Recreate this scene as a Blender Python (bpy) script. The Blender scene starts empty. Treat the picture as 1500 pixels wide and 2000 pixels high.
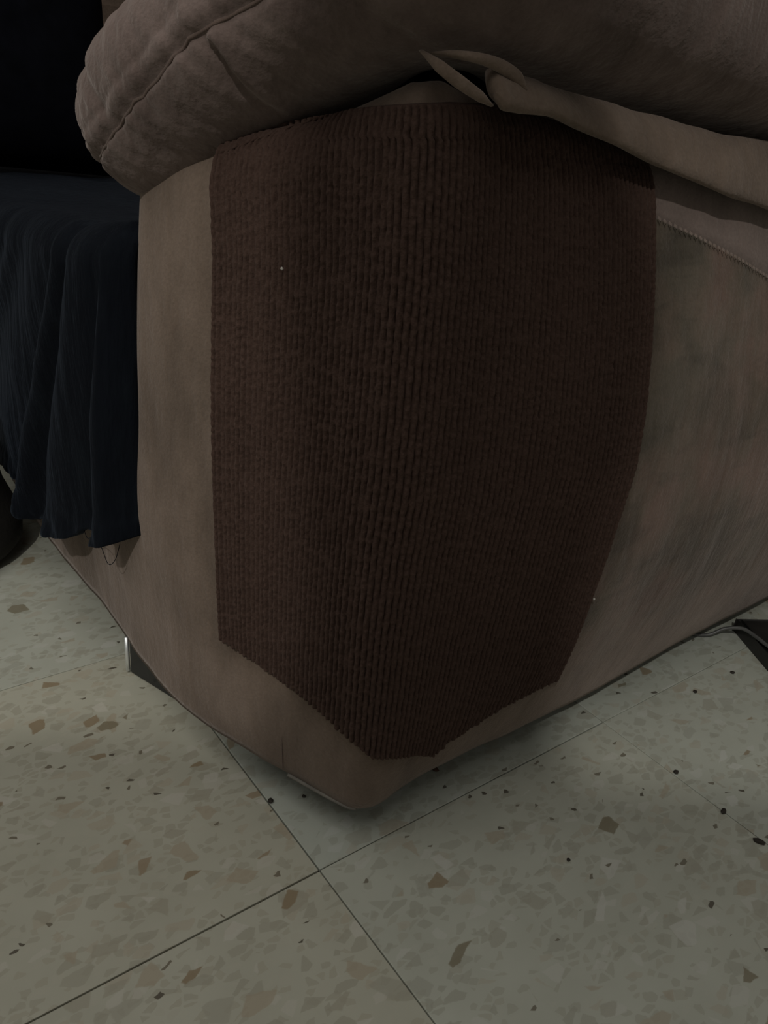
import bpy, bmesh, math, random
import numpy as np
from mathutils import Matrix, Vector, noise

random.seed(7)
T = 0.34                      # one floor tile in metres; plan and heights below are in tiles
scene = bpy.context.scene
COL = scene.collection

# ------------------------------------------------------------------ camera
PITCH, ROLL, YAW = 0.4471, 0.0990, 0.6772
CAM = np.array([-0.7705, -1.0638, 1.5502])
F_PX = 1580.0
fw = np.array([math.cos(PITCH)*math.sin(YAW), math.cos(PITCH)*math.cos(YAW), -math.sin(PITCH)])
rt = np.array([math.cos(YAW), -math.sin(YAW), 0.0])
up = np.cross(rt, fw)
rt2 = math.cos(ROLL)*rt + math.sin(ROLL)*up
up2 = -math.sin(ROLL)*rt + math.cos(ROLL)*up
cd = bpy.data.cameras.new('camera')
cd.sensor_fit = 'VERTICAL'; cd.sensor_height = 24.0
cd.lens = 24.0*F_PX/2000.0
cd.clip_start = 0.01
co = bpy.data.objects.new('camera', cd); COL.objects.link(co)
M = Matrix.Identity(4)
for i in range(3):
    M[i][0], M[i][1], M[i][2], M[i][3] = rt2[i], up2[i], -fw[i], CAM[i]*T
co.matrix_world = M
scene.camera = co

# ------------------------------------------------------------------ light
W = bpy.data.worlds.new('room_ambient'); scene.world = W; W.use_nodes = True
W.node_tree.nodes['Background'].inputs[0].default_value = (1.0, 0.97, 0.90, 1)
W.node_tree.nodes['Background'].inputs[1].default_value = 0.17
def lamp(name, loc, power, radius, col):
    l = bpy.data.lights.new(name, 'POINT'); l.energy = power; l.shadow_soft_size = radius; l.color = col
    o = bpy.data.objects.new(name, l); o.location = [c*T for c in loc]; COL.objects.link(o); return o
lamp('ceiling_bulb', (-4.8, -4.2, 6.8), 100.0, 0.035, (1.0, 0.97, 0.91))
al = bpy.data.lights.new('ceiling_bounce_fill', 'AREA'); al.shape = 'SQUARE'; al.size = 2.2; al.energy = 19.5; al.color = (1.0, 0.97, 0.92)  # added fill, no lamp: stands in for light bounced off an unmodelled ceiling
ao = bpy.data.objects.new('ceiling_bounce_fill', al); ao.location = (-3.2*T, -0.4*T, 7.2*T); COL.objects.link(ao)
vs = scene.view_settings
scene.display_settings.display_device = 'sRGB'
vs.view_transform = 'Standard'; vs.look = 'None'; vs.exposure = 0.0; vs.gamma = 1.0
vs.use_curve_mapping = False

# ------------------------------------------------------------------ helpers
def mesh_obj(name, verts, faces, mat, parent=None, smooth=True, scale=T):
    me = bpy.data.meshes.new(name)
    v = (np.asarray(verts, float)*scale).tolist()
    me.from_pydata(v, [], [tuple(int(i) for i in f) for f in faces])
    me.materials.append(mat)
    if smooth: me.polygons.foreach_set('use_smooth', [True]*len(me.polygons))
    me.update()
    o = bpy.data.objects.new(name, me); COL.objects.link(o)
    if parent is not None: o.parent = parent
    return o
def grid_faces(nu, nv, closed_u=False, flip=False, base=0):
    f = []
    for i in range(nu if closed_u else nu-1):
        a = i*nv; b = ((i+1) % nu)*nv
        for j in range(nv-1):
            q = (base+a+j, base+b+j, base+b+j+1, base+a+j+1)
            f.append(q[::-1] if flip else q)
    return f
def tag(o, label, cat, group=None):
    o['label'] = label; o['category'] = cat
    if group: o['group'] = group
    return o
def empty(name, loc=(0, 0, 0)):
    o = bpy.data.objects.new(name, None); o.location = [c*T for c in loc]; o.empty_display_size = 0.05
    COL.objects.link(o); return o
def box(name, lo, hi, mat, parent=None, bev=0.0):
    bm = bmesh.new(); bmesh.ops.create_cube(bm, size=1.0)
    for v in bm.verts:
        v.co = Vector([(lo[k]+hi[k])/2 + v.co[k]*(hi[k]-lo[k]) for k in range(3)])*T
    if bev: bmesh.ops.bevel(bm, geom=bm.edges[:], offset=bev*T, segments=3, profile=0.5, affect='EDGES')
    me = bpy.data.meshes.new(name); bm.to_mesh(me); bm.free(); me.materials.append(mat)
    o = bpy.data.objects.new(name, me); COL.objects.link(o)
    if parent is not None: o.parent = parent
    return o
def tube(name, pts, rad, mat, parent=None, n=8, flat=None, upv=None):
    """swept tube; flat = (half width, half thickness) for a flattened ribbon roll"""
    pts = np.asarray(pts, float); m = len(pts)
    tg = np.gradient(pts, axis=0); tg /= np.linalg.norm(tg, axis=1)[:, None]
    V = []
    rad = np.broadcast_to(np.asarray(rad, float), (m,))
    for i in range(m):
        u = np.asarray(upv[i] if upv is not None else (0, 0, 1.0), float)
        if abs(u @ tg[i]) > .95: u = np.array([1.0, 0, 0])
        a = np.cross(tg[i], u); a /= np.linalg.norm(a); b = np.cross(a, tg[i])
        for k in range(n):
            t = 2*math.pi*k/n
            if flat is not None: V.append(pts[i] + a*math.cos(t)*flat[i][1] + b*math.sin(t)*flat[i][0])
            else: V.append(pts[i] + (a*math.cos(t) + b*math.sin(t))*rad[i])
    Fs = []
    for i in range(m-1):
        for k in range(n):
            Fs.append((i*n+k, i*n+(k+1) % n, (i+1)*n+(k+1) % n, (i+1)*n+k))
    Fs.append(tuple(range(n))[::-1]); Fs.append(tuple((m-1)*n+k for k in range(n)))
    return mesh_obj(name, V, Fs, mat, parent)
def N3(x, y, z, sc, seed=0.0):
    return noise.noise(Vector((x*sc+seed, y*sc-seed, z*sc+seed*.37)))

# ------------------------------------------------------------------ materials
def mat_new(name):
    m = bpy.data.materials.new(name); m.use_nodes = True
    nt = m.node_tree; return m, nt, nt.nodes['Principled BSDF']
def nd(nt, typ, **kw):
    n = nt.nodes.new(typ)
    for k, v in kw.items(): setattr(n, k, v)
    return n
def coords(nt, mode='Object', scale=(1, 1, 1), rot=(0, 0, 0)):
    tc = nd(nt, 'ShaderNodeTexCoord'); mp = nd(nt, 'ShaderNodeMapping')
    mp.inputs['Scale'].default_value = scale; mp.inputs['Rotation'].default_value = rot
    nt.links.new(tc.outputs[mode], mp.inputs['Vector']); return mp.outputs['Vector']
def noise_tex(nt, vec, scale, detail=3.0, rough=.55, dist=0.0):
    n = nd(nt, 'ShaderNodeTexNoise'); n.inputs['Scale'].default_value = scale
    n.inputs['Detail'].default_value = detail; n.inputs['Roughness'].default_value = rough
    n.inputs['Distortion'].default_value = dist
    nt.links.new(vec, n.inputs['Vector']); return n.outputs['Fac']
def ramp(nt, fac, stops, interp='LINEAR'):
    r = nd(nt, 'ShaderNodeValToRGB'); r.color_ramp.interpolation = interp
    e = r.color_ramp.elements
    while len(e) < len(stops): e.new(0.5)
    for i, (p, c) in enumerate(stops):
        e[i].position = p; e[i].color = (c[0], c[1], c[2], 1) if len(c) == 3 else c
    nt.links.new(fac, r.inputs['Fac']); return r.outputs['Color']
def mix(nt, fac, a, b, typ='MIX'):
    m = nd(nt, 'ShaderNodeMix', data_type='RGBA', blend_type=typ)
    for sock, val in ((m.inputs[0], fac), (m.inputs[6], a), (m.inputs[7], b)):
        if hasattr(val, 'is_output'): nt.links.new(val, sock)
        else: sock.default_value = val if not isinstance(val, tuple) else (*val, 1)[:4]
    return m.outputs[2]
def math_n(nt, op, a, b=None, clamp=False):
    m = nd(nt, 'ShaderNodeMath', operation=op, use_clamp=clamp)
    for s, v in ((m.inputs[0], a), (m.inputs[1], b)):
        if v is None: continue
        if hasattr(v, 'is_output'): nt.links.new(v, s)
        else: s.default_value = v
    return m.outputs[0]
def bump(nt, bsdf, h, strength, dist, prev=None):
    b = nd(nt, 'ShaderNodeBump'); b.inputs['Strength'].default_value = strength; b.inputs['Distance'].default_value = dist
    nt.links.new(h, b.inputs['Height'])
    if prev is not None: nt.links.new(prev, b.inputs['Normal'])
    nt.links.new(b.outputs['Normal'], bsdf.inputs['Normal']); return b.outputs['Normal']

def fabric(name, cols, wrinkle=0.5, weave=True):
    m, nt, b = mat_new(name)
    v = coords(nt)
    big = noise_tex(nt, v, 7.0, 4.0, .6, .4)
    vst = coords(nt, scale=(1, 1, .35))
    mid = noise_tex(nt, vst, 34.0, 3.0, .6)
    fine = noise_tex(nt, v, 420.0, 2.0, .5)
    f = math_n(nt, 'ADD', math_n(nt, 'MULTIPLY', big, .65), math_n(nt, 'MULTIPLY', mid, .35))
    c = ramp(nt, f, [(.39, cols[0]), (.5, cols[1]), (.61, cols[2])])
    c = mix(nt, .22, c, ramp(nt, fine, [(.3, (.25, .25, .25)), (.7, (1, 1, 1))]), 'MULTIPLY')
    # brushed nap on the outer side panel: cooler, mottled, with short level creases
    at = nd(nt, 'ShaderNodeAttribute'); at.attribute_name = 'side_nap'
    hv = coords(nt, scale=(.45, .45, 1.5)); hn = noise_tex(nt, hv, 30.0, 3.0, .6, .3); pv = noise_tex(nt, v, 13.0, 3.0, .6)
    nap = ramp(nt, pv, [(.38, (.60, .68, .66)), (.5, (.80, .82, .80)), (.62, (.98, .88, .90))])
    nap = mix(nt, .45, nap, ramp(nt, hn, [(.36, (.35, .37, .36)), (.5, (.95, .95, .95))]), 'MULTIPLY')
    c = mix(nt, at.outputs['Fac'], c, mix(nt, 1.0, c, nap, 'MULTIPLY'))
    nt.links.new(c, b.inputs['Base Color'])
    b.inputs['Roughness'].default_value = .95; b.inputs['Specular IOR Level'].default_value = .15
    b.inputs['Sheen Weight'].default_value = .25; b.inputs['Sheen Roughness'].default_value = .5
    b.inputs['Sheen Tint'].default_value = (.9, .8, .75, 1)
    n1 = bump(nt, b, mid, wrinkle, .006)
    bump(nt, b, fine, .35, .0015, n1)
    return m
TAUPE = fabric('taupe_suede', [(0.1116, 0.0814, 0.0610), (0.1526, 0.1123, 0.0851), (0.1930, 0.1440, 0.1119)])
TAUPE_SHADED = fabric('taupe_suede_shaded_pad', [(0.0871, 0.0622, 0.0538), (0.1203, 0.0871, 0.0764), (0.1618, 0.1203, 0.1067)], wrinkle=1.0)  # same suede darkened: the shade on the pad is put into its colour
BAND = fabric('taupe_suede_band', [(.150, .114, .100), (.178, .136, .120), (.205, .158, .140)])
SEAMC = fabric('seam_thread', [(.10, .07, .06), (.12, .085, .07), (.14, .10, .085)], wrinkle=.1)
STITCH = fabric('stitch_thread', [(.20, .155, .135), (.23, .18, .155), (.26, .205, .18)], wrinkle=.1)

def m_mat():
    m, nt, b = mat_new('brown_ribbed_pile')
    v = coords(nt)
    n1 = noise_tex(nt, v, 9.0, 3.0); n2 = noise_tex(nt, v, 520.0, 2.0)
    c = ramp(nt, n1, [(.3, (.059, .037, .0295)), (.7, (.075, .047, .0375))])
    c = mix(nt, .6, c, ramp(nt, n2, [(.25, (.45, .42, .4)), (.7, (1, 1, 1))]), 'MULTIPLY')
    nt.links.new(c, b.inputs['Base Color'])
    b.inputs['Roughness'].default_value = 1.0; b.inputs['Specular IOR Level'].default_value = .05
    b.inputs['Sheen Weight'].default_value = .12; b.inputs['Sheen Tint'].default_value = (.6, .45, .4, 1)
    bump(nt, b, n2, .6, .0012)
    return m
MATPILE = m_mat()
def plain(name, col, rough=.6, metal=0.0, spec=.5, nscale=40.0, var=.25, bmp=0.0):
    m, nt, b = mat_new(name); v = coords(nt); n = noise_tex(nt, v, nscale, 3.0)
    c = ramp(nt, n, [(.3, tuple(x*(1-var) for x in col)), (.7, tuple(min(1, x*(1+var)) for x in col))])
    nt.links.new(c, b.inputs['Base Color']); b.inputs['Roughness'].default_value = rough
    b.inputs['Metallic'].default_value = metal; b.inputs['Specular IOR Level'].default_value = spec
    if bmp: bump(nt, b, n, bmp, .002)
    return m
NAVY = None
def m_navy():
    m, nt, b = mat_new('navy_plush')
    v = coords(nt, scale=(1, 1, .18)); n = noise_tex(nt, v, 90.0, 4.0, .6); v2 = coords(nt); n2 = noise_tex(nt, v2, 6.0, 3.0)
    f = math_n(nt, 'ADD', math_n(nt, 'MULTIPLY', n, .5), math_n(nt, 'MULTIPLY', n2, .5))
    c = ramp(nt, f, [(.35, (.0020, .0028, .0052)), (.55, (.0034, .0048, .0078)), (.72, (.0065, .0092, .013))])
    nt.links.new(c, b.inputs['Base Color']); b.inputs['Roughness'].default_value = .9
    b.inputs['Specular IOR Level'].default_value = .1
    b.inputs['Sheen Weight'].default_value = .06; b.inputs['Sheen Roughness'].default_value = .35
    b.inputs['Sheen Tint'].default_value = (.5, .65, .9, 1)
    bump(nt, b, n, .7, .004)
    return m
NAVY = m_navy()
BLACKC = plain('black_cloth', (.0035, .0038, .006), .95, spec=.05)
LEGB = plain('black_lacquer', (.012, .013, .014), .22)
CHROME = plain('chrome', (.93, .96, .97), .48, metal=1.0, var=.03)
LINING = plain('pale_lining', (.15, .14, .12), .9)
BASKETM = plain('dark_brown_weave', (.0065, .0052, .0042), .8, nscale=120, bmp=.4)
BOXM = plain('black_plastic', (.016, .015, .014), .45)
CABLEM = plain('grey_cable', (.085, .085, .082), .4)
CRUMBM = plain('dark_crumb', (.022, .017, .012), .8)
CRUMBB = plain('brown_crumb', (.060, .028, .014), .8)
LINTM = plain('pale_lint', (.42, .40, .36), .9)
WALLM = plain('plaster', (.30, .28, .25), .9, nscale=6, var=.06)
CLOTHM = plain('dark_clothes', (.05, .05, .06), .9)
GROUT = plain('dark_grout', (.055, .047, .036), .95, nscale=60, var=.4)

def m_terrazzo():
    m, nt, b = mat_new('terrazzo')
    geo = nd(nt, 'ShaderNodeNewGeometry'); oi = nd(nt, 'ShaderNodeObjectInfo')
    ad = nd(nt, 'ShaderNodeVectorMath', operation='MULTIPLY_ADD')
    sc = nd(nt, 'ShaderNodeVectorMath', operation='SCALE')
    nt.links.new(oi.outputs['Random'], sc.inputs['Scale']); sc.inputs[0].default_value = (3.1, 2.3, 0.0)
    nt.links.new(geo.outputs['Position'], ad.inputs[0]); ad.inputs[1].default_value = (1, 1, 0)
    nt.links.new(sc.outputs[0], ad.inputs[2])
    pos = ad.outputs[0]
    # warp so that chips are irregular
    wn = nd(nt, 'ShaderNodeTexNoise'); wn.inputs['Scale'].default_value = 130.0; wn.inputs['Detail'].default_value = 2.0
    nt.links.new(pos, wn.inputs['Vector'])
    ws = nd(nt, 'ShaderNodeVectorMath', operation='MULTIPLY_ADD')
    nt.links.new(wn.outputs['Color'], ws.inputs[0]); ws.inputs[1].default_value = (.0035, .0035, 0); nt.links.new(pos, ws.inputs[2])
    p = ws.outputs[0]
    n0 = noise_tex(nt, pos, 14.0, 3.0)
    c = ramp(nt, n0, [(.3, (0.4, 0.407, 0.351)), (.7, (0.45, 0.46, 0.402))])
    def chips(scale, gap, cols_, keep, off=(0, 0, 0), rot=0.0, opac=1.0):
        """convex stone fragments: a chosen share of Voronoi cells, each shrunk by its own amount"""
        nonlocal c
        mp = nd(nt, 'ShaderNodeMapping'); nt.links.new(p, mp.inputs['Vector'])
        mp.inputs['Location'].default_value = off; mp.inputs['Rotation'].default_value = (0, 0, rot)
        mp.inputs['Scale'].default_value = (1, 1.5, 1)
        v1 = nd(nt, 'ShaderNodeTexVoronoi', voronoi_dimensions='2D', feature='F1'); v2 = nd(nt, 'ShaderNodeTexVoronoi', voronoi_dimensions='2D', feature='DISTANCE_TO_EDGE')
        for q in (v1, v2):
            q.inputs['Scale'].default_value = scale; nt.links.new(mp.outputs[0], q.inputs['Vector'])
        sep = nd(nt, 'ShaderNodeSeparateColor'); nt.links.new(v1.outputs['Color'], sep.inputs[0])
        th = math_n(nt, 'MULTIPLY', math_n(nt, 'ADD', sep.outputs[1], .35), gap)
        k = math_n(nt, 'DIVIDE', math_n(nt, 'SUBTRACT', v2.outputs['Distance'], th), .05, clamp=True)
        sel = math_n(nt, 'LESS_THAN', sep.outputs[0], keep)
        fac = math_n(nt, 'MULTIPLY', math_n(nt, 'MULTIPLY', k, sel), opac)
        c = mix(nt, fac, c, ramp(nt, sep.outputs[2], cols_, 'CONSTANT'))
    chips(105, .14, [(0, (.345, .34, .285)), (.35, (.43, .432, .375)), (.7, (.365, .355, .295))], .55, (.3, .1, 0), .4, .6)
    chips(62, .20, [(0, (.325, .322, .27)), (.35, (.40, .375, .31)), (.6, (.475, .475, .43)), (.8, (.34, .338, .285))], .42, (.7, .2, 0), 1.1, .65)
    chips(40, .24, [(0, (.335, .325, .27)), (.3, (.50, .50, .46)), (.5, (.345, .345, .295)), (.8, (.36, .32, .25))], .24, (.15, .9, 0), 2.0, .7)
    chips(46, .26, [(0, (.25, .195, .125)), (.4, (.20, .175, .12)), (.7, (.29, .235, .165))], .034, (.55, .35, 0), 2.6, .85)
    chips(150, .20, [(0, (.18, .165, .13)), (.6, (.11, .10, .08))], .009, (.25, .65, 0), .9)
    tint = nd(nt, 'ShaderNodeMix', data_type='RGBA', blend_type='MULTIPLY'); tint.inputs[0].default_value = 1.0
    nt.links.new(c, tint.inputs[6]); nt.links.new(oi.outputs['Color'], tint.inputs[7]); c = tint.outputs[2]
    nt.links.new(c, b.inputs['Base Color'])
    b.inputs['Roughness'].default_value = .42; b.inputs['Specular IOR Level'].default_value = .35
    bump(nt, b, noise_tex(nt, pos, 30.0, 2.0), .04, .002)
    return m
TERR = m_terrazzo()

# ------------------------------------------------------------------ floor of terrazzo tiles, back wall
fl = box('floor', (-9, -9, -.12), (9, 9.3, -.012), GROUT); fl['kind'] = 'structure'
g = .0014
tile_mesh = None
for i in range(-6, 6):
    for j in range(-6, 9):
        if tile_mesh is None:
            t = box('floor_tile', (0+g, 0+g, -.05), (1-g, 1-g, 0), TERR, None, bev=.0016); tile_mesh = t.data
        else:
            t = bpy.data.objects.new('floor_tile', tile_mesh); COL.objects.link(t)
        t.parent = fl
        t.color = {(-1, 0): (1.0, .965, .90, 1), (-1, -1): (1.0, .97, .91, 1), (0, 0): (.97, 1, 1, 1), (1, 0): (.97, 1, 1, 1), (1, -1): (.97, .99, .98, 1)}.get((i, j), (.985, .99, .965, 1))
        t.location = (i*T + random.uniform(-.0004, .0004), j*T + random.uniform(-.0004, .0004), random.uniform(-.0006, 0))
        t.rotation_euler = (0, 0, random.uniform(-.0012, .0012))
w = box('wall_left', (-9, 9.0, 0), (5.6, 9.3, 7.5), WALLM); w['kind'] = 'structure'
w = box('wall_back', (5.6, -9, 0), (5.9, 9.3, 7.5), WALLM); w['kind'] = 'structure'

# ------------------------------------------------------------------ sofa surface (plan curve with upholstery bulge)
H0 = .11
PLAN = np.array([(-.09, 4.2), (-.09, 3.4), (-.08, 2.6), (-.10, 2.1), (-.122, 1.68), (-.102, 1.30), (-.097, .95), (-.10, .74), (-.085, .56),
                 (-.042, .393), (.028, .205), (.082, .070), (.103, .032), (.145, .014), (.25, .022), (.45, .03), (.804, .028), (1.336, .05),
                 (2, .07), (3, .09), (4.2, .1)])
def catmull(P, n=24):
    P = np.vstack([2*P[0]-P[1], P, 2*P[-1]-P[-2]]); o = []
    for i in range(1, len(P)-2):
        p0, p1, p2, p3 = P[i-1:i+3]
        t0 = 0; t1 = t0+np.linalg.norm(p1-p0)**.5; t2 = t1+np.linalg.norm(p2-p1)**.5; t3 = t2+np.linalg.norm(p3-p2)**.5
        for t in np.linspace(t1, t2, n, endpoint=False):
            A1 = (t1-t)/(t1-t0)*p0+(t-t0)/(t1-t0)*p1; A2 = (t2-t)/(t2-t1)*p1+(t-t1)/(t2-t1)*p2; A3 = (t3-t)/(t3-t2)*p2+(t-t2)/(t3-t2)*p3
            B1 = (t2-t)/(t2-t0)*A1+(t-t0)/(t2-t0)*A2; B2 = (t3-t)/(t3-t1)*A2+(t-t1)/(t3-t1)*A3
            o.append((t2-t)/(t2-t1)*B1+(t-t1)/(t2-t1)*B2)
    o.append(P[-2]); return np.array(o)
_c = catmull(PLAN); _l = np.r_[0, np.cumsum(np.linalg.norm(np.diff(_c, axis=0), axis=1))]
SG = np.linspace(0, _l[-1], 2400); SEND = _l[-1]
PX = np.interp(SG, _l, _c[:, 0]); PY = np.interp(SG, _l, _c[:, 1])
_k = np.hanning(41); _k /= _k.sum()
def _sm(a): return np.convolve(np.pad(a, 20, mode='edge'), _k, 'valid')
TX, TY = _sm(np.gradient(PX)), _sm(np.gradient(PY)); _n = np.hypot(TX, TY); NX, NY = TY/_n, -TX/_n
SC = SG[np.argmin(np.hypot(PX-.1, PY-.04))]
def plan(s): return np.interp(s, SG, PX), np.interp(s, SG, PY), np.interp(s, SG, NX), np.interp(s, SG, NY)
def sstep(a, b, x):
    t = np.clip((x-a)/(b-a), 0, 1); return t*t*(3-2*t)
def ztop(s): return np.interp(s, [3.3, 3.6, 3.8, 4.0, 4.08, 4.16, 4.28, 4.36, 4.45, 4.7, 5.0, 6.0], [1.47, 1.48, 1.505, 1.545, 1.578, 1.612, 1.618, 1.600, 1.595, 1.57, 1.56, 1.56])
def bulge(s, z):
    t = np.clip((z-H0)/(1.52-H0), 0, 1)
    w = sstep(SC-.15, SC+.5, s)
    b = (.03*(1-w)+.13*w)*np.sin(np.pi*t**.95)**.85
    zt = ztop(s)
    q = np.clip((z-(zt-.1))/.1, 0, 1); b = b-.06*(1-np.sqrt(np.clip(1-q*q, 0, 1)))
    return b
def surf(s, z, off=0.0):
    x, y, nx, ny = plan(s); b = bulge(s, z)+off
    return np.stack(np.broadcast_arrays(x+nx*b, y+ny*b, np.asarray(z, float)), -1)

def dent(P, nx, ny):
    for k in range(len(P)):
        d = .010*N3(P[k, 0], P[k, 1], P[k, 2], 3.1, 4.0) + .0035*N3(P[k, 0], P[k, 1], P[k, 2]*.5, 9.0, 1.0)
        P[k, 0] += nx*d; P[k, 1] += ny*d
sofa = empty('sofa', (1.6, .4, 0))
tag(sofa, 'taupe suede sofa with an overstuffed armrest, its corner wrapped in a brown ribbed mat', 'sofa')
SOFA_INV = sofa.location.copy()
def child(o, p=sofa):
    """parent to the sofa (or a part of it) without moving"""
    o.parent = p
    if p is sofa: o.matrix_parent_inverse = Matrix.Translation(-Vector(SOFA_INV))
    return o
# arm body
ss = np.concatenate([np.linspace(3.49, 5.4, 260), np.linspace(5.42, SEND, 60)])
nz = 90
V = []
for s in ss:
    zt = float(ztop(s)); zz = H0 + (zt-H0)*(1-(1-np.linspace(0, 1, nz))**1.6)
    P = surf(np.full(nz, s), zz)
    # soft dents in the padding
    x, y, nx, ny = plan(s)
    dent(P, nx, ny)
    if s < 3.56:   # round the end that meets the seat
        q = (3.56-s)/.07; P[:, 0] += .03*(1-math.sqrt(max(0, 1-q*q)))*sstep(.75, .95, zz)
    V.extend(P.tolist())
    sx = min(max(x, .45), 3.9)
    top = P[-1]
    for f_, dz in ((.2, -.03), (.6, -.09), (1.0, -.09)):
        V.append((top[0]+(sx-top[0])*f_, top[1]+(.42-top[1])*f_, zt+dz))
    bot = P[0]
    # underside stored last, linked by wrap
    V.append((bot[0]+(sx-bot[0])*.15, bot[1]+(.42-bot[1])*.15, H0+.01))
nv = nz+4
Fs = []
for i in range(len(ss)-1):
    a = i*nv; b = (i+1)*nv
    for j in range(nz+2): Fs.append((a+j, b+j, b+j+1, a+j+1))
    Fs.append((a+nv-1, b+nv-1, b, a))
arm = child(mesh_obj('arm_body', V, Fs, TAUPE))
_at = arm.data.attributes.new('side_nap', 'FLOAT', 'POINT')
_zz = np.array(V)[:, 2]; _ss = np.repeat(ss, nv)
_at.data.foreach_set('value', (sstep(SC+.1, SC+.5, _ss)*sstep(.15, .6, _zz)).astype(np.float32))
# inner cheek of the arm, facing the seat
child(box('arm_cheek', (-.05, .62, .14), (4.0, .80, 1.40), TAUPE, bev=.05))

# seat front rail beyond the arm
ss = np.linspace(.05, 3.495, 120); nz = 30; V = []
for s in ss:
    x, y, nx, ny = plan(s)
    zz = np.linspace(H0, 1.02, nz)
    P = surf(np.full(nz, s), zz); dent(P, nx, ny)
    V.extend(P.tolist()); V.append((P[-1, 0]+.25, P[-1, 1], 1.03)); V.append((P[0, 0]+.2, P[0, 1], H0+.01))
nv = nz+2; Fs = []
for i in range(len(ss)-1):
    a = i*nv; b = a+nv
    for j in range(nz): Fs.append((a+j, b+j, b+j+1, a+j+1))
    Fs.append((a+nv-1, b+nv-1, b, a))
child(mesh_obj('seat_rail', V, Fs, TAUPE))
child(box('seat_cushion', (-.06, .80, .95), (2.1, 4.1, 1.16), TAUPE, bev=.09))
child(box('backrest', (1.75, .45, .3), (2.6, 4.9, 2.75), TAUPE, bev=.16))
child(box('armrest', (-.12, 4.15, H0), (2.4, 4.95, 2.2), TAUPE, bev=.2))

# ---- armrest pad: a stuffed pillow over the arm, drooping toward the seat
LOOP = np.array([(-.14, .83), (-.205, .71), (-.20, .55), (-.155, .38), (-.095, .22), (-.03, .07), (.05, -.045), (.17, -.10), (.4, -.105), (.8, -.10), (1.3, -.09), (2.2, -.07), (3.6, -.05),
                 (4.15, .05), (4.25, .4), (4.15, .8), (3.4, .92), (2.2, .95), (1.2, .97), (.5, .98), (.12, .98), (-.03, .93)])
LZB = np.array([1.335, 1.36, 1.415, 1.48, 1.545, 1.60, 1.635, 1.64, 1.625, 1.60, 1.58, 1.57, 1.56, 1.55, 1.5, 1.45, 1.42, 1.40, 1.37, 1.35, 1.33, 1.325])
def loop_curve(n=420):
    P3 = np.column_stack([LOOP, LZB]); Q = np.vstack([P3[-3:], P3, P3[:4]])
    C = []
    cc = catmull(Q, 20)
    i0 = 3*20; cc = cc[i0:i0+len(LOOP)*20+1]
    l = np.r_[0, np.cumsum(np.linalg.norm(np.diff(cc[:, :2], axis=0), axis=1))]
    # denser sampling around the front
    u = np.linspace(0, 1, n, endpoint=False)
    return np.column_stack([np.interp(u*l[-1], l, cc[:, k]) for k in range(3)]), l[-1]
PADC, PADL = loop_curve(1500)
RZ = .235
SEAM_U = [0, .0089, .0111, .0211, .030, .0378, .0444, .050, .0589, .0667, .10, .2, .45, .6, 1.0]
SEAM_T = [-40, -38, -35, -31, -25, -21, -15, -11.5, -11, -11, 25, 40, 40, 40, -40]
def seam_th(u): return math.radians(float(np.interp(u, SEAM_U, SEAM_T)))
CR1 = [(.0535, -15), (.0548, -20), (.0556, -28), (.0560, -38), (.0568, -51), (.058, -62)]
CR2 = [(.079, -22), (.0822, -31), (.0855, -41), (.0889, -51), (.092, -60)]
def crease(u, td, line, depth, wid):
    t = [q[1] for q in line][::-1]; uu = [q[0] for q in line][::-1]
    uc = float(np.interp(td, t, uu)); d = (u-uc)*PADL
    fade = float(sstep(t[0]-8, t[0]+6, td)*(1-sstep(t[-1]-6, t[-1]+8, td)))
    # sharp on one side, soft roll on the other
    return -depth*fade*(math.exp(-(d/wid)**2) - .55*math.exp(-((d-2.2*wid)/(1.8*wid))**2))
def pad_point(x, y, zb, th):
    """th -90 deg = underside centre, 0 = outermost line, 90 = top"""
    sx = min(max(x, .42), 3.75); sy = .42
    dx, dy = x-sx, y-sy; d = math.hypot(dx, dy)
    nose = float(sstep(.25, .75, y)*(1-sstep(.3, .9, x)))
    c = math.cos(th); si = math.sin(th)
    dep = .30 + (.55*nose if si > 0 else 0.0)
    depth = min(dep, d*.95)
    k = 1 - (depth/d)*(1-abs(c)**(.75 + (.85*nose if si > 0 else -.2*nose)))
    rz = RZ*(1.0 + .15*nose if si > 0 else .82)
    z = zb + RZ*.82 + rz*math.copysign(abs(si)**.9, si)
    return np.array([sx+dx*k, sy+dy*k, z])
NT = 110
V = []
ths = np.linspace(-math.pi/2, math.pi/2, NT)
SEAMP = []
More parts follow.
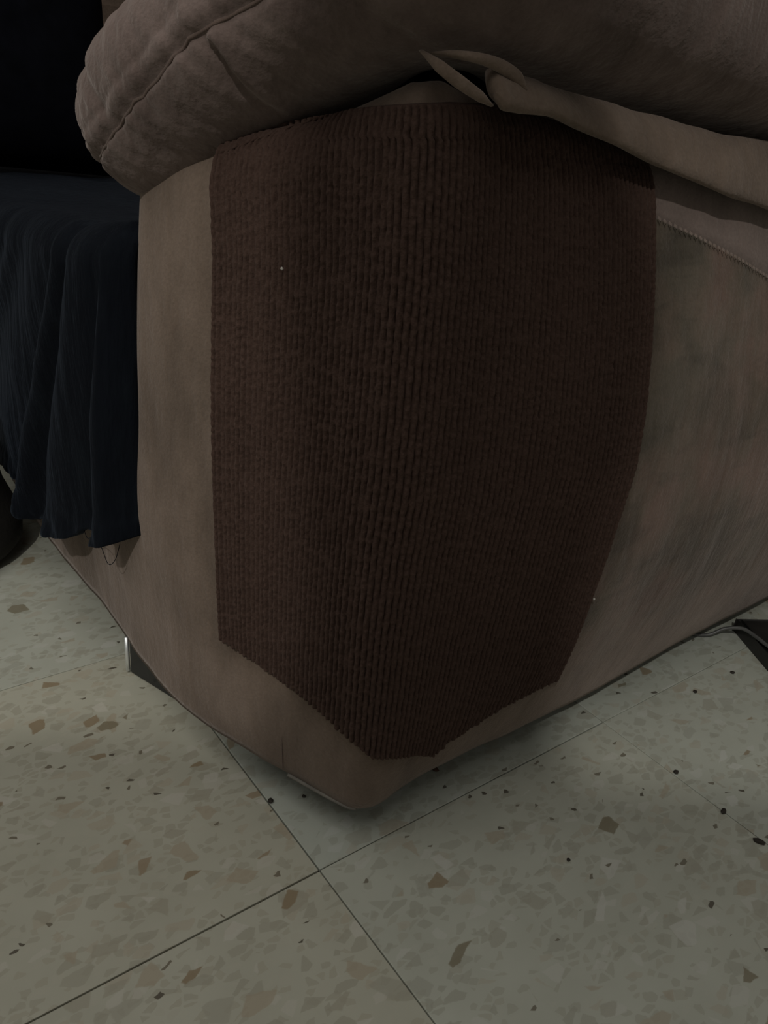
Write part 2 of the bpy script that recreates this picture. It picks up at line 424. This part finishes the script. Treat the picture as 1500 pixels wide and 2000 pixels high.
for iu, (x, y, zb) in enumerate(PADC):
    u = iu/len(PADC); sth = seam_th(u)
    sx = min(max(x, .42), 3.75)
    V.append((sx*.7+x*.3, .42*.7+y*.3, zb+.03))
    nrm = np.array([x-sx, y-.42, 0]); nrm /= max(1e-6, np.linalg.norm(nrm))
    for th in ths:
        p = pad_point(x, y, zb, th)
        # gathers near the front end, fading along the arm
        fr = 1-sstep(.05, .9, np.array(p[0]+.25)) ; fr = float(fr)
        wv = .016*N3(p[0], p[1]*1.0, p[2], 5.0, 2.0)
        along = p[1]*.8 - p[2]*1.0
        wr = fr*(.009*noise.noise(Vector((along*16, (p[1]+p[2])*3.0, 1.3))) + .0075*noise.noise(Vector((along*34, (p[1]+p[2])*6, 5.3))))
        td = math.degrees(th); ds = (th-sth)*RZ
        cr = -.011*math.exp(-(ds/.011)**2) + .003*math.exp(-((ds-.028)/.016)**2) - .003*math.exp(-((ds-.055)/.008)**2)
        cr += crease(u, td, CR1, .016, .009) + crease(u, td, CR2, .010, .012)
        p = p + nrm*((wv+wr)*math.cos(th)+cr) + np.array([0, 0, 1])*(wv*.5)*math.sin(th)
        V.append(p.tolist())
    kk = int(np.argmin(abs(ths-sth))); SEAMP.append(V[-NT+kk])
    V.append((sx*.75+x*.25, .42*.75+y*.25, zb+RZ*1.82+.03)); V.append((sx, .42, zb*.2+1.5*.8+RZ*1.82+.05))
nv = NT+3
Fs = grid_faces(len(PADC), nv, closed_u=True)
pad = child(mesh_obj('arm_pad', V, Fs, TAUPE_SHADED))
PADV = np.array(V).reshape(len(PADC), nv, 3)
sp = [SEAMP[i] for i in list(range(len(SEAMP)-60, len(SEAMP), 3)) + list(range(0, 700, 3))]
o = tube('seam', sp, .0035, SEAMC, None, n=6); child(o, pad); o.matrix_parent_inverse = Matrix.Identity(4)

# ---- folded fabric flap hanging below the pad along the outer side
fs = np.concatenate([np.linspace(4.288, 4.45, 24), np.linspace(4.46, 6.6, 80)])
zc = np.interp(fs, [4.288, 4.41, 4.475, 4.62, 4.78, 4.96, 5.19, 5.6, 6.6], [1.612, 1.609, 1.598, 1.582, 1.558, 1.535, 1.518, 1.50, 1.49])
hw = np.interp(fs, [4.288, 4.34, 4.43, 4.6, 4.78, 4.96, 5.19, 6.6], [.027, .029, .025, .035, .045, .056, .070, .080])
V = []; nk = 18
for i, s in enumerate(fs):
    x, y, nx, ny = plan(s)
    e = min(1.0, ((s-fs[0])/.02)**.5 + .35)
    for k in range(nk):
        t = 2*math.pi*k/nk
        a = math.cos(t); b = math.sin(t)
        n_ = .050 + .020*a*e + .020*(-b)*e + .004*N3(x, y, zc[i]+b*.03, 14, 3)
        V.append((x+nx*n_, y+ny*n_, zc[i] + hw[i]*b*e + .004*N3(x, 2, b, 9, 7)))
Fs = []
for i in range(len(fs)-1):
    for k in range(nk): Fs.append((i*nk+k, (i+1)*nk+k, (i+1)*nk+(k+1) % nk, i*nk+(k+1) % nk))
Fs.append(tuple(range(nk)))
flap = child(mesh_obj('fabric_flap', V, Fs, TAUPE))
def sp3(s, z, n):
    x, y, nx, ny = plan(s); return (x+nx*n, y+ny*n, z)
def fold(name, pts, widths, th=.006):
    pts = np.array([sp3(*p) for p in pts]); P = catmull(pts, 8)
    wd = np.interp(np.linspace(0, 1, len(P)), np.linspace(0, 1, len(widths)), widths)
    o = tube(name, P, 0, TAUPE, None, n=10, flat=[(w_, th) for w_ in wd]); child(o, flap); o.matrix_parent_inverse = Matrix.Identity(4); return o
fold('fold', [(4.198, 1.652, .0), (4.222, 1.632, .035), (4.243, 1.614, .045), (4.270, 1.598, .05), (4.292, 1.588, .05)], [.002, .009, .010, .008, .002], .005)
fold('fold', [(4.215, 1.650, .0), (4.240, 1.650, .03), (4.268, 1.648, .045), (4.300, 1.642, .052), (4.335, 1.630, .058), (4.352, 1.615, .062)], [.002, .006, .008, .010, .010, .004], .006)

# ---- stitched seam on the outer side panel
sl = np.linspace(4.74, 6.2, 84)
zl = np.interp(sl, [4.74, 4.816, 4.929, 5.098, 5.266, 6.2], [1.437, 1.421, 1.392, 1.346, 1.296, 1.05])
nb = 14; V = []
for a, b in zip(sl, zl):
    x, y, nx, ny = plan(a); top = float(ztop(a))-.01
    zz = np.linspace(b, top, nb); P = surf(np.full(nb, a), zz, .005); dent(P, nx, ny)
    P[0] = surf(float(a), float(b), -.002); V.extend(P.tolist())
band = child(mesh_obj('side_band', V, grid_faces(len(sl), nb), BAND))
V = []; Fs = []
for i in range(len(sl)-1):
    a, b = float(sl[i]), float(zl[i])
    x, y, nx, ny = plan(a); dd = .010*N3(x, y, b, 3.1, 4.0)
    p = surf(a, b+.006, .008+dd); q = surf(a+.009, b-.004, .005+dd); m_ = surf(a+.0045, b+.001, .012+dd)
    d_ = np.array([0, 0, .0026]); k0 = len(V)
    V += [p-d_, p+d_, q-d_, q+d_, m_-d_, m_+d_]
    Fs += [(k0, k0+4, k0+5, k0+1), (k0+4, k0+2, k0+3, k0+5)]
st = mesh_obj('stitching', V, Fs, STITCH); child(st, band); st.matrix_parent_inverse = Matrix.Identity(4)
# join line between arm and seat rail, and a short vertical seam near the foot of the corner
child(tube('vertical_seam', [surf(4.005+.0*z_, z_, .0005) for z_ in np.linspace(.115, .30, 16)], .0009, SEAMC, n=6))
# pale lining along the bottom edge
child(tube('base_lining', [surf(float(a), H0-.003, -.001) for a in np.linspace(4.02, 4.215, 30)], .0045, LINING, n=8))

# ---- legs
def leg(p0, d, length, h):
    d = np.array([*d, 0.0]); d /= np.linalg.norm(d); inn = np.array([-d[1], d[0], 0.0])
    p0 = np.array([*p0, 0.0])
    def slab(name, a0, a1, b0, b1, z0, z1, mat, bev, par):
        bm = bmesh.new(); bmesh.ops.create_cube(bm, size=1)
        for v in bm.verts:
            v.co = Vector((p0 + d*(a0+(v.co.x+.5)*(a1-a0)) + inn*(b0+(v.co.y+.5)*(b1-b0)) + np.array([0, 0, z0+(v.co.z+.5)*(z1-z0)]))*T)
        bmesh.ops.bevel(bm, geom=bm.edges[:], offset=bev*T, segments=2, profile=.5, affect='EDGES')
        me = bpy.data.meshes.new(name); bm.to_mesh(me); bm.free(); me.materials.append(mat)
        o = bpy.data.objects.new(name, me); COL.objects.link(o)
        if par is None: child(o)
        else: o.parent = par
        return o
    l = slab('leg', .012, length, 0, .10, 0, h, LEGB, .004, None)
    ce = tube('chrome_edge', [p0 + d*.004 - inn*.002 + np.array([0, 0, z_]) for z_ in (.006, .05, h)], .0065, CHROME, l, n=10); ce['label'] = 'bright chrome edge strip'
leg((-.105, .912), (.316, -.949), .30, .125)
leg((3.6, .35), (1, .05), .35, .125)
leg((.02, 3.9), (.1, 1), .3, .125)

# ------------------------------------------------------------------ brown ribbed mat wrapped round the corner
NR = 78; CPR = 7; NC = NR*CPR+1; NRW = 420
uu = np.linspace(0, 1, NC)
vv = np.linspace(0, 1, NRW)
sL = np.interp(vv, [0, .25, .5, .8, 1], [3.836, 3.829, 3.818, 3.810, 3.785])
sR = np.interp(vv, [0, .25, .4, .5, .6, 1], [4.745, 4.745, 4.762, 4.785, 4.790, 4.785])
sb = np.array([3.829, 3.959, 4.076, 4.159, 4.204, 4.228, 4.28, 4.35, 4.385, 4.40, 4.425, 4.475, 4.582, 4.70, 4.771])
zb_ = np.array([.445, .425, .398, .371, .338, .300, .278, .245, .222, .228, .255, .275, .317, .336, .335])
st_ = np.array([3.77, 3.887, 3.977, 4.073, 4.259, 4.393, 4.523, 4.671, 4.86]); zt_ = np.array([1.505, 1.530, 1.551, 1.568, 1.588, 1.594, 1.584, 1.556, 1.505])
rng = np.random.default_rng(3)
ph = rng.uniform(0, 6.28, NR+1); fq = rng.uniform(.92, 1.08, NR+1); amp = rng.uniform(.7, 1.15, NR+1)
S2 = np.empty((NC, NRW)); zm = np.interp(vv, [0, 1], [.34, 1.55])
for jv in range(NRW):        # even rib spacing along the true surface
    t_ = np.linspace(sL[jv], sR[jv], 300); q_ = surf(t_, np.full(300, zm[jv]), .02)
    l_ = np.r_[0, np.cumsum(np.linalg.norm(np.diff(q_, axis=0), axis=1))]; S2[:, jv] = np.interp(uu*l_[-1], l_, t_)
zB = np.interp(S2[:, 0], sb, zb_) + .0008*rng.standard_normal(NC); zT = np.interp(S2[:, -1], st_, zt_)
Z2 = zB[:, None] + (zT-zB)[:, None]*vv[None, :]
ri = np.minimum((uu*NR).astype(int), NR-1); fr = uu*NR-ri
prof = np.abs(np.sin(np.pi*fr))**.6
# yarn loops along each rib, irregular in length
lp = (np.arange(NR+1))[:, None]
ph2 = ph[ri][:, None] + Z2*fq[ri][:, None]*2*np.pi/.019 + 2.2*np.sin(Z2*31+ph[ri][:, None]*3) + 1.3*np.sin(Z2*83+ph[ri][:, None]*5)
loop = .5+.5*np.sin(ph2)
lowf = .5+.5*np.sin(Z2*13+ph[ri][:, None]*2.0)
D = .016 + (.0105)*prof[:, None]*amp[ri][:, None]*(.80+.20*loop*(.6+.4*lowf))
S2 = S2 + .0007*np.sin(ph2*.5+ph[ri][:, None])*np.clip(1-np.abs(2*uu-1)**20, 0, 1)[:, None]*prof[:, None]
dash = np.sin(Z2*2*np.pi/.052 + 4*np.sin(Z2*17+ph[ri][:, None]*7) + ph[ri][:, None]*9)
D = D + .0050*((1-prof)[:, None])*np.clip(dash, 0, 1)
D[0, :] = .001; D[-1, :] = .001; D[:, 0] = .001; D[:, -1] = .001
P = surf(S2, Z2, D)
mat_e = empty('scratch_mat', (.1, .1, .25))
tag(mat_e, 'dark brown ribbed carpet mat wrapped around the corner of the sofa arm', 'mat')
def mchild(o):
    o.parent = mat_e; o.matrix_parent_inverse = Matrix.Translation(-mat_e.location); return o
mchild(mesh_obj('ribbed_pile', P.reshape(-1, 3), grid_faces(NC, NRW), MATPILE))
ci = np.linspace(0, NC-1, 120).astype(int); cj = np.linspace(0, NRW-1, 60).astype(int)
Pb = surf(S2[np.ix_(ci, cj)], Z2[np.ix_(ci, cj)], .004)
mchild(mesh_obj('backing', Pb.reshape(-1, 3), grid_faces(len(ci), len(cj)), plain('dark_backing', (.02, .013, .01), .9)))

# ------------------------------------------------------------------ navy throw over the seat
NS, NH, NTOP = 260, 130, 50
sA = np.linspace(3.515, .6, NS)
hem = np.interp(sA, [.6, 1.8, 2.05, 2.35, 2.62, 2.72, 2.83, 3.09, 3.2, 3.30, 3.44, 3.515][0:12], [.26, .27, .275, .285, .245, .275, .30, .385, .455, .475, .535, .585])
V = []
for i, s in enumerate(sA):
    x, y, nx, ny = plan(s)
    zr = float(np.interp(s, [1.0, 2.4, 3.2, 3.52], [1.20, 1.21, 1.26, 1.31]))
    hz = hem[i]
    row = []
    for j in range(NH):
        f_ = j/(NH-1); z = hz + (zr-.09-hz)*f_
        wz = float(np.interp(z, [.2, .6, 1.0, 1.3], [1.10, .86, .58, .40]))
        q = (3.515-s)/wz
        pl = .5+.5*math.cos(2*math.pi*(q*2.6-.30+.16*math.sin(q*7)))
        a = .060*float(1-sstep(.75, 1.15, q))*(1-.55*f_**2) + .010
        n_ = .036 + a*pl + .008*N3(s, z, 0, 4, 2) + .003*N3(s*3, z*.6, 1, 8, 2)
        n_ += .014*math.exp(-(f_/.05)**2) * (.5+.5*pl)
        if s > 3.47: n_ *= .35 + .65*(3.515-s)/.045
        zz = z - (.012*pl if j < 6 else 0) + .010*N3(s*3, z, 0, 7, 9)*math.exp(-(f_/.08)**2)
        n_ += .010*N3(s, z, 3, 22, 4)*math.exp(-(f_/.10)**2)
        row.append((x+nx*n_, y+ny*n_, zz))
    last = row[-1]; R = .09
    for k in range(1, NTOP):
        t = k/(NTOP-1)
        if k <= 14:
            a = (k/14)*math.pi/2
            row.append((last[0]+R*(1-math.cos(a)), y, last[2]+R*math.sin(a)))
        else:
            tt = (k-14)/(NTOP-15)
            row.append((last[0]+R+1.55*tt, y+.0, last[2]+R+.012*N3(s*2, tt*4, 0, 2, 5) - .02*tt))
    V.extend(row)
throw = empty('throw_blanket', (0, 1.6, 1.2))
tag(throw, 'dark navy plush throw draped over the seat and hanging in folds down the sofa front', 'blanket')
nv = NH+NTOP-1
o = mesh_obj('drape', V, grid_faces(NS, nv, flip=True), NAVY)
o.parent = throw; o.matrix_parent_inverse = Matrix.Translation(-throw.location)
md = o.modifiers.new('thick', 'SOLIDIFY'); md.thickness = .022*T; md.offset = 0.0
th = tube('loose_thread', catmull(np.array([(-.165, 1.06, .47), (-.17, 1.0, .43), (-.172, .94, .455), (-.17, .88, .46), (-.172, .82, .435), (-.17, .77, .47), (-.165, .74, .53)]), 10), .0010, NAVY, None, n=5)
th.parent = throw; th.matrix_parent_inverse = Matrix.Translation(-throw.location)

# ------------------------------------------------------------------ black cushion standing on the far end of the seat
def pillow(name, c, half, mat, n=28, pinch=.25):
    V = []; 
    for side in (1, -1):
        for i in range(n):
            for j in range(n):
                a = -1+2*i/(n-1); b = -1+2*j/(n-1)
                h = ((1-a**4)*(1-b**4))**.5
                e = 1-pinch*.12*((1-abs(a))*abs(b)**3+(1-abs(b))*abs(a)**3)
                V.append((c[0]+half[0]*a*e, c[1]+side*half[1]*h, c[2]+half[2]*b*e))
    Fs = grid_faces(n, n) + grid_faces(n, n, flip=True, base=n*n)
    return mesh_obj(name, V, Fs, mat)
pc = pillow('cushion', (.10, 2.95, 2.03), (.54, .26, .82), BLACKC)
tag(pc, 'black cushion standing upright on the navy throw behind the armrest', 'cushion')

# ------------------------------------------------------------------ small things on the floor
bk = empty('basket', (-.46, 1.92, 0))
prof_ = [(.0, .0), (.22, .0), (.285, .02), (.315, .06), (.32, .12), (.30, .18), (.27, .26), (.25, .36), (.245, .46), (.25, .50), (.235, .50), (.23, .40), (.0, .38)]
V = []; n = 40
for r, z in prof_:
    for k in range(n): V.append((r*math.cos(2*math.pi*k/n), r*math.sin(2*math.pi*k/n), z))
Fs = [(i*n+k, i*n+(k+1) % n, (i+1)*n+(k+1) % n, (i+1)*n+k) for i in range(len(prof_)-1) for k in range(n)]
mesh_obj('basket_body', V, Fs, BASKETM, bk)
tube('rim', [(.245*math.cos(a), .245*math.sin(a), .50) for a in np.linspace(0, 2*math.pi, 41)], .016, BASKETM, bk)
tag(bk, 'dark brown round-bodied basket on the floor in front of the navy throw', 'basket')

# low black box and the grey cable running over it, beside the outer side of the sofa
bx = empty('floor_box', (1.835, .085, 0))
d1 = np.array([-.507, -.862]); d2 = np.array([.862, -.507])
def obox(name, a0, a1, b0, b1, z0, z1, mat, par, bev):
    bm = bmesh.new(); bmesh.ops.create_cube(bm, size=1)
    for v in bm.verts:
        q = d1*(a0+(v.co.x+.5)*(a1-a0)) + d2*(b0+(v.co.y+.5)*(b1-b0))
        v.co = Vector((q[0], q[1], z0+(v.co.z+.5)*(z1-z0)))*T
    bmesh.ops.bevel(bm, geom=bm.edges[:], offset=bev*T, segments=2, profile=.5, affect='EDGES')
    me = bpy.data.meshes.new(name); bm.to_mesh(me); bm.free(); me.materials.append(mat)
    o = bpy.data.objects.new(name, me); COL.objects.link(o); o.parent = par; return o
obox('case', 0, .9, 0, .55, .004, .045, BOXM, bx, .006)
obox('lid', .01, .89, .012, .54, .045, .052, BOXM, bx, .003)
tag(bx, 'low black box on the floor beside the outer side of the sofa', 'box')
cb = tube('cable', catmull(np.array([(1.50, .34, .010), (1.62, .19, .010), (1.70, .11, .012), (1.745, .075, .045), (1.772, .03, .063), (1.765, -.03, .064), (1.75, -.085, .063), (1.72, -.25, .063), (1.70, -.5, .063), (1.66, -.62, .05), (1.60, -.70, .012), (1.4, -.95, .010)]), 10), .0065, CABLEM, None, n=10)
tag(cb, 'thin grey cable crossing the low black box beside the sofa', 'cable')

def crumb(x, y, r, mat, label, name='crumb', z=0.0, flat=.6, nrm=None, cat='crumb', group=None, el=1.0):
    bm = bmesh.new(); bmesh.ops.create_icosphere(bm, subdivisions=2, radius=.85)
    sd = random.uniform(0, 50); an = random.uniform(0, 6.28)
    for v in bm.verts:
        k = 1+.35*noise.noise(v.co*1.3+Vector((sd, 0, 0)))
        c_ = v.co*k; c_ = Vector((c_.x*el, c_.y, c_.z*flat)); c_.rotate(Matrix.Rotation(an, 3, 'Z')); v.co = c_*r*T
    zmin = min(v.co.z for v in bm.verts)
    me = bpy.data.meshes.new(name); bm.to_mesh(me); bm.free(); me.materials.append(mat)
    o = bpy.data.objects.new(name, me); o.location = (x*T, y*T, z*T-(zmin if z == 0 else 0)); COL.objects.link(o)
    return tag(o, label, cat, group)
G_ = 'dark crumbs scattered on the floor'
crumb(.005, .238, .0085, CRUMBM, 'largest dark crumb, on the tile joint left of the sofa corner', group=G_)
crumb(.434, .106, .0085, CRUMBB, 'brown crumb at the foot of the sofa, right below the mat', group=G_, el=1.3)
crumb(1.01, -.251, .0085, CRUMBM, 'dark crumb on the tile joint at the shadow edge, right of the mat', group=G_)
crumb(.998, -.408, .008, CRUMBM, 'elongated dark crumb on the right-hand tile joint', group=G_, el=1.7)
crumb(1.589, -.064, .008, CRUMBM, 'small dark crumb on the bright floor nearest the black box', group=G_)
crumb(1.382, -.06, .008, CRUMBM, 'small dark crumb on the bright floor, second from the black box', group=G_)
crumb(.52, -.293, .0055, CRUMBM, 'tiny black crumb in the middle of the right-hand tile', group=G_)
crumb(.986, -.517, .009, CRUMBM, 'long dark crumb at the right edge of the photo on the tile joint', group=G_, el=2.0)
crumb(.085, .209, .0055, CRUMBM, 'tiny dark crumb just under the sofa corner, left side', group=G_)
for (s, z, off, r, lab) in ((3.985, 1.302, .030, .0032, 'tiny pale lint speck high on the left of the brown mat'),
                            (4.752, .60, .020, .0036, 'tiny pale lint speck on the lower right edge of the brown mat'),
                            (3.508, 1.235, .012, .0036, 'tiny pale lint speck between the navy throw and the sofa arm')):
    p = surf(s, z, off); crumb(p[0], p[1], r, LINTM, lab, name='lint', z=p[2], flat=1.0, cat='lint', group='pale lint specks')

# ------------------------------------------------------------------ photographer kneeling behind the camera (casts the soft shadow on the floor)
def photographer():
    c0 = CAM*T; f2 = np.array([math.sin(YAW), math.cos(YAW), 0.0]); r2 = np.array([math.cos(YAW), -math.sin(YAW), 0.0])
    def P(fwd, side, z): q = c0 + f2*fwd + r2*(side - .14*min(1, max(0, -fwd-.1)/.3)); return (q[0], q[1], z)
    J = []; E = []; R = []
    def j(p, r, par=None):
        J.append(p); R.append(r)
        if par is not None: E.append((par, len(J)-1))
        return len(J)-1
    pel = j(P(-.60, 0, .52), .15)
    ab = j(P(-.56, 0, .68), .14, pel); ch = j(P(-.50, 0, .88), .16, ab); nk0 = j(P(-.45, 0, 1.05), .065, ch); nk = j(P(-.43, 0, 1.11), .055, nk0)
    hd = j(P(-.40, 0, 1.20), .085, nk); j(P(-.39, 0, 1.29), .075, hd)
    for sgn in (-1, 1):
        sh = j(P(-.47, .20*sgn, 1.00), .06, ch); el = j(P(-.32, .31*sgn, .72), .045, sh); wr = j(P(-.09, .10*sgn, .52), .03, el)
        pm = j(P(-.05, .075*sgn, .515), .026, wr)
        for k in range(4):
            a = j(P(-.035, (.055-.004*k)*sgn, .545-.018*k), .009, pm); j(P(-.028, (.03-.004*k)*sgn, .548-.018*k), .008, a)
        a = j(P(-.06, .05*sgn, .50), .010, pm); j(P(-.05, .03*sgn, .505), .009, a)
        hp = j(P(-.60, .13*sgn, .45), .10, pel); kn = j(P(-.46, .17*sgn, .07), .07, hp); an = j(P(-.86, .16*sgn, .05), .045, kn); j(P(-1.0, .16*sgn, .035), .035, an)
    me = bpy.data.meshes.new('person'); me.from_pydata(J, E, []); me.materials.append(CLOTHM)
    o = bpy.data.objects.new('person', me); COL.objects.link(o)
    m = o.modifiers.new('skin', 'SKIN'); o.modifiers.new('sub', 'SUBSURF').levels = 1
    if not me.skin_vertices: 
        bm = bmesh.new(); bm.from_mesh(me); bm.verts.layers.skin.verify(); bm.to_mesh(me); bm.free()
    for i, r in enumerate(R): me.skin_vertices[0].data[i].radius = (r, r)
    me.skin_vertices[0].data[0].use_root = True
    tag(o, 'person in dark clothes kneeling in front of the sofa corner, taking the photo', 'person')
photographer()
